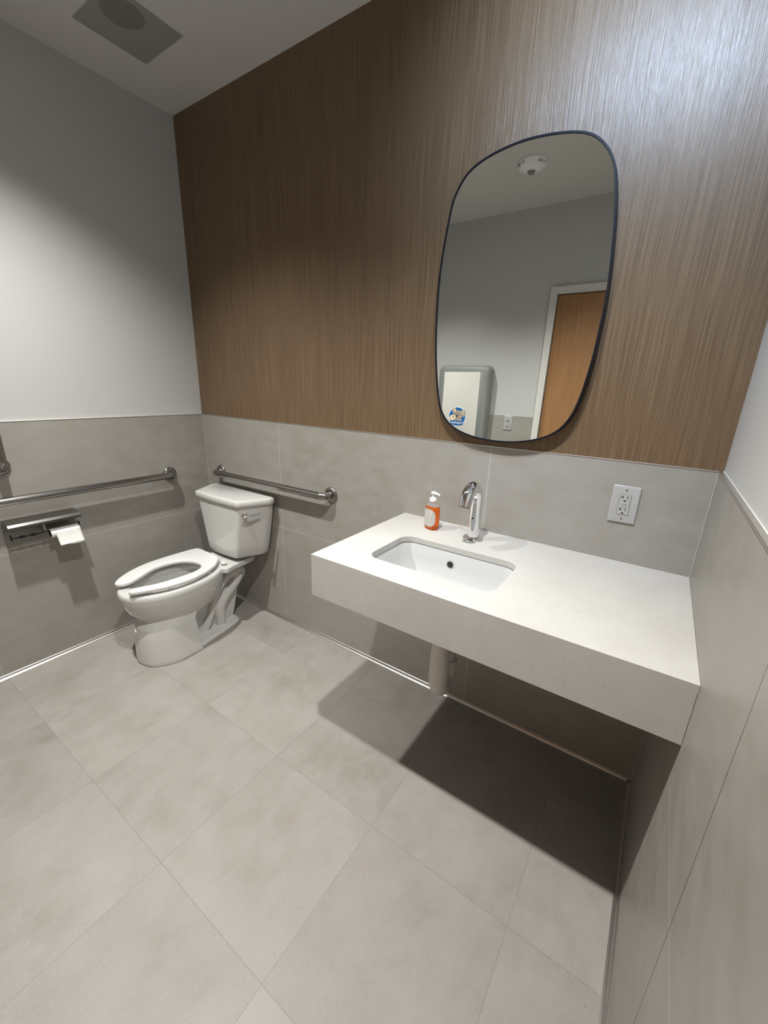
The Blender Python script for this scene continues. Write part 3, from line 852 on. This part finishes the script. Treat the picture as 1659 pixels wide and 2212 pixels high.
# water
bm = bmesh.new(); loft(bm, [[Vector((v.x, v.y, z)) for v in egg(.095, -.35, -.64, 0)] for z in (.262, .278)])
obj('water', bm, simple('toilet_water', (0.42, 0.45, 0.43), 0.03, 0, 0.5), tt, None)

# seat
SO = [(.222, -.252), (.300, -.250), (.405, -.252), (.455, -.283), (.505, -.340), (.540, -.425), (.551, -.515), (.536, -.615), (.502, -.690), (.474, -.742), (.455, -.756), (.437, -.746),
      (.433, -.725), (.446, -.690), (.472, -.625), (.486, -.530), (.487, -.445), (.462, -.393), (.410, -.372), (.345, -.386), (.300, -.430), (.283, -.500), (.290, -.560), (.322, -.625), (.349, -.685), (.350, -.725),
      (.330, -.752), (.305, -.752), (.270, -.718), (.225, -.645), (.197, -.552), (.192, -.470), (.195, -.380), (.203, -.290)]
so = crom([Vector((a, b, 0)) for a, b in SO], 4)
so2 = [Vector((p.x, p.y)) for p in so]
area = sum(so2[i - 1].x * so2[i].y - so2[i].x * so2[i - 1].y for i in range(len(so2)))
sg = 1 if area < 0 else -1
def seat_ring(ins, z):
    n = len(so2); r_ = []
    for i in range(n):
        tv = (so2[(i + 1) % n] - so2[i - 1]).normalized(); q = so2[i] + Vector((tv.y, -tv.x)) * ins * sg; r_.append(Vector((q.x, q.y, z)))
    return r_
bm = bmesh.new()
loft(bm, [seat_ring(.012, .4213), seat_ring(.002, .4215), seat_ring(0, .424), seat_ring(0, .434), seat_ring(.0018, .4385), seat_ring(.005, .4405)], False, False)
top = seat_ring(.012, .4415)
vsx = [v for v in bm.verts][-len(so2):]
nv = [bm.verts.new(p) for p in top]
for j in range(len(nv)): bm.faces.new((vsx[j], vsx[(j + 1) % len(nv)], nv[(j + 1) % len(nv)], nv[j]))
from mathutils.geometry import tessellate_polygon
bvs = [v for v in bm.verts][:len(so2)]
for ring_ in (nv, bvs):
    for tri in tessellate_polygon([[v.co for v in ring_]]):
        try: bm.faces.new([ring_[k] for k in tri])
        except ValueError: pass
st = obj('seat', bm, MT['seat'], tt, 50)
for cx_ in (.300, .470):
    bm = bmesh.new(); lathe(bm, (cx_, -.262, .4125), (0, 0, 1), [(0, .014), (.009, .013)], 18); box(bm, (cx_ - .016, -.268, .410), (cx_ + .016, -.245, .4205), .003, 2)
    obj('hinge', bm, MT['seat'], tt)
for (bx_, by_) in ((.235, -.62), (.525, -.60), (.240, -.36), (.515, -.38)):
    bm = bmesh.new(); lathe(bm, (bx_, by_, .4115), (0, 0, 1), [(0, .008), (.0105, .007)], 14); obj('seat_bumper', bm, MT['seat'], st)

# tank
def tank_ring(hb, hf, yf, z, r=.016):
    P_ = [(XC - hb * .97, -.024), (XC - hb, -.062), (XC - hf, yf + .004), (XC, yf - .006), (XC + hf, yf + .004), (XC + hb, -.062), (XC + hb * .97, -.024)]
    return [Vector((p.x, p.y, z)) for p in round_poly([Vector((a, b, 0)) for a, b in P_], [r * .6, r, r, .1, r, r, r * .6], 6)]
bm = bmesh.new()
loft(bm, [tank_ring(.165, .105, -.190, .4245), tank_ring(.188, .124, -.206, .432), tank_ring(.198, .132, -.209, .446), tank_ring(.214, .143, -.210, .50), tank_ring(.236, .160, -.212, .60), tank_ring(.256, .178, -.214, .70), tank_ring(.262, .184, -.215, .752)])
obj('tank', bm, MT['ceramic'], tt, 60)
bm = bmesh.new()
loft(bm, [tank_ring(.262, .184, -.214, .7525), tank_ring(.273, .194, -.225, .7528), tank_ring(.2745, .1955, -.2265, .755), tank_ring(.2735, .1945, -.2255, .779), tank_ring(.271, .192, -.223, .7825), tank_ring(.266, .187, -.217, .7845), tank_ring(.24, .17, -.20, .786)])
obj('tank_lid', bm, MT['ceramic'], tt, 60)
bm = bmesh.new(); lathe(bm, (XC + .05, -.13, .4035), (0, 0, 1), [(0, .008), (.022, .008)], 12); lathe(bm, (XC - .05, -.13, .4035), (0, 0, 1), [(0, .008), (.022, .008)], 12)
box(bm, (XC - .07, -.175, .4045), (XC + .07, -.07, .4255), .004, 2)
obj('tank_gasket', bm, MT['black'], tt)
# flush lever on the slanting right face
dv = Vector((.437, .90, 0)).normalized(); nv_ = Vector((.90, -.437, 0)).normalized(); pv = Vector((XC + .184 + .016, -.215 + .034, .703))
bm = bmesh.new()
lathe(bm, pv - nv_ * .004, nv_, [(0, .016), (.006, .016), (.008, .011), (.026, .010)], 20)
tube(bm, [pv + nv_ * .026 - dv * .022 + Vector((0, 0, .001)), pv + nv_ * .030 - dv * .008, pv + nv_ * .030 + dv * .03 + Vector((0, 0, .004)), pv + nv_ * .026 + dv * .075 + Vector((0, 0, .008))], [.007, .0085, .006, .0045], 14)
obj('flush_lever', bm, MT['chrome'], tt)

# water supply: small stop valve behind the toilet
bm = bmesh.new(); lathe(bm, (.14, 0, .18), (0, -1, 0), [(.0005, .028), (.004, .026), (.006, .008), (.05, .008)], 24)
lathe(bm, (.14, -.05, .18), (0, -1, 0), [(0, .012), (.02, .012), (.022, .008)], 16); obj('supply_valve', bm, MT['chrome'], tt)
bm = bmesh.new(); tube(bm, [(.14, -.045, .19), (.14, -.045, .25), (.17, -.06, .33), (.23, -.085, .39), (.245, -.09, .4245)], .0055, 10); obj('supply_hose', bm, MT['steel'], tt)

# ================================================================== OBJECTS SEEN IN THE MIRROR
# baby changing station
BX0, BX1, BZ0, BZ1, BD = 0.655, 1.120, 0.760, 1.592, 0.105
t = thing('baby_changing_station', 'grey folded baby changing station with cream panel, seen in the mirror', 'changing station', ((BX0 + BX1) / 2, YB, BZ0))
bm = bmesh.new(); rings = []
for d, ins in ((.0005, 0), (.05, 0), (.085, .004), (.098, .014), (BD, .028)):
    rings.append([(x, YB + d, z) for x, z in rrect(BX0 + ins, BX1 - ins, BZ0 + ins, BZ1 - ins, .045, 6)])
loft(bm, rings); obj('body', bm, MT['grey_plastic'], t, 40)
bm = bmesh.new(); loft(bm, [[(x, YB + d, z) for x, z in rrect(BX0 + .060 + i_, BX1 - .075 - i_, BZ0 + .06 + i_, BZ1 - .055 - i_, .010, 4)] for d, i_ in ((BD + .0003, 0), (BD + .003, 0), (BD + .004, .002))])
pn = obj('panel', bm, MT['cream_panel'], t, 30)
# round sticker: generic koala emblem with the maker's lettering
kx, kz, kr, ky = .868, 1.168, .083, YB + BD + .0043
def disc(cx, cz, rx, rz, y0, th, n=28, rot_=0):
    b = bmesh.new(); c, s_ = math.cos(rot_), math.sin(rot_); P_ = []
    for i in range(n):
        a = 2 * math.pi * i / n; u, v = rx * math.cos(a), rz * math.sin(a); P_.append((cx + u * c - v * s_, cz + u * s_ + v * c))
    loft(b, [[(x, y0, z) for x, z in P_], [(x, y0 + th, z) for x, z in P_]]); return b
# viewed from inside the room (facing -y) the picture's right is -x
sk = obj('round_sticker', disc(kx, kz, kr, kr, ky, .0006), MT['white'], pn, None)
def emblem(name, bm_, mat):  # pieces printed on the sticker, all carried in one emblem mesh per colour
    return bm_
b_blue = disc(kx, kz, kr * .93, kr * .93, ky + .0007, .0003)
me_parts = [(b_blue, 0)]
# (the picture is drawn as it reads in the room; the mirror flips it)
me_parts += [(disc(kx - .031, kz + .048, .020, .023, ky + .0011, .0003), 1), (disc(kx + .054, kz + .028, .024, .028, ky + .0011, .0003), 1)]
me_parts += [(disc(kx - .025, kz + .051, .011, .015, ky + .0015, .0003), 2), (disc(kx + .045, kz + .032, .012, .018, ky + .0015, .0003), 2)]
me_parts += [(disc(kx + .010, kz + .016, .042, .037, ky + .0019, .0003), 1), (disc(kx + .012, kz - .024, .034, .024, ky + .0013, .0003), 1)]
me_parts += [(disc(kx - .042, kz - .012, .031, .025, ky + .0023, .0003, rot_=.3), 2)]
me_parts += [(disc(kx - .003, kz + .004, .0065, .0115, ky + .0027, .0003), 3), (disc(kx - .011, kz + .020, .0035, .0050, ky + .0023, .0003), 3), (disc(kx + .014, kz + .012, .0035, .0050, ky + .0023, .0003), 3), (disc(kx - .034, kz - .004, .004, .0055, ky + .0027, .0003), 3)]
b_all = bmesh.new()
for b_, mi in me_parts:
    for f in b_.faces: f.material_index = mi
    merge(b_all, b_)
obj('emblem', b_all, [MT['blue'], MT['fur'], MT['fur_pale'], MT['black']], pn, None)

def text_bm(s, size, depth=.0004):
    cu = bpy.data.curves.new('txt', 'FONT'); cu.body = s; cu.size = size; cu.align_x = 'CENTER'; cu.align_y = 'CENTER'
    cu.extrude = depth; cu.offset = size * .02
    o = bpy.data.objects.new('txt', cu); col.objects.link(o)
    dg = bpy.context.evaluated_depsgraph_get(); me = bpy.data.meshes.new_from_object(o.evaluated_get(dg))
    b = bmesh.new(); b.from_mesh(me); bpy.data.objects.remove(o); bpy.data.curves.remove(cu); bpy.data.meshes.remove(me)
    return b
def place_text(s, size, loc, normal, upv=(0, 0, 1)):
    n = Vector(normal).normalized(); u = Vector(upv); u = (u - n * u.dot(n)).normalized(); x = u.cross(n)
    Mx = Matrix((x, u, n)).transposed().to_4x4(); Mx.translation = Vector(loc)
    b = text_bm(s, size); b.transform(Mx); return b
bb = bmesh.new(); merge(bb, disc(kx, kz - .056, .062, .020, ky + .0021, .0003))
obj('lettering_band', bb, MT['blue'], pn, None)
obj('lettering', place_text('Koala Kare', .0235, (kx, ky + .0030, kz - .0540), (0, 1, 0)), MT['white'], pn, None)

# light switch
t = plate_thing('light_switch', 'white motion-sensor light switch beside the door, seen in the mirror', 'light switch', 1.288, 1.138, .072, .117, YB, 1)
bm = bmesh.new(); box(bm, (1.2715, YB + .0058, 1.105), (1.3045, YB + .0080, 1.171), .0006, 1); sw = obj('switch_body', bm, MT['plastic'], t, None)
bm = bmesh.new(); lathe(bm, (1.288, YB + .0078, 1.158), (0, 1, 0), [(0, .010), (.003, .008), (.005, .004)], 20); obj('sensor_lens', bm, MT['grey_plastic'], sw)
bm = bmesh.new(); box(bm, (1.2760, YB + .0078, 1.109), (1.300, YB + .0105, 1.138), .001, 1); obj('button', bm, MT['plastic'], sw, None)

# fire strobe / detector on the ceiling
dx, dy = 1.442, -1.420
t = thing('fire_alarm', 'round white ceiling fire alarm with red lettering, seen in the mirror', 'fire alarm', (dx, dy, H))
bm = bmesh.new(); lathe(bm, (dx, dy, H), (0, 0, -1), [(.0005, .088), (.006, .089), (.012, .086), (.030, .072), (.040, .052), (.044, .034), (.045, .024)], 48)
body_ = obj('housing', bm, MT['alarm'], t, 40)
bm = bmesh.new(); lathe(bm, (dx, dy, H - .0445), (0, 0, -1), [(0, .024), (.003, .022), (.012, .016), (.018, .006)], 28)
obj('strobe_lens', bm, MT['grey_plastic'], t)
for a0 in (128, 28, -90):
    bb = bmesh.new()
    for k, ch in enumerate('FIRE'):
        # letters run left to right for a viewer below, tops towards the ceiling
        a = math.radians(a0 + (k - 1.5) * 11.5)
        n_ = Vector((math.cos(a) * .78, math.sin(a) * .78, -.62)).normalized()
        p_ = Vector((dx + math.cos(a) * .0795, dy + math.sin(a) * .0795, H - .0210)) + n_ * .0008
        merge(bb, place_text(ch, .019, p_, n_))
    obj('fire_lettering', bb, MT['red'], body_, None)
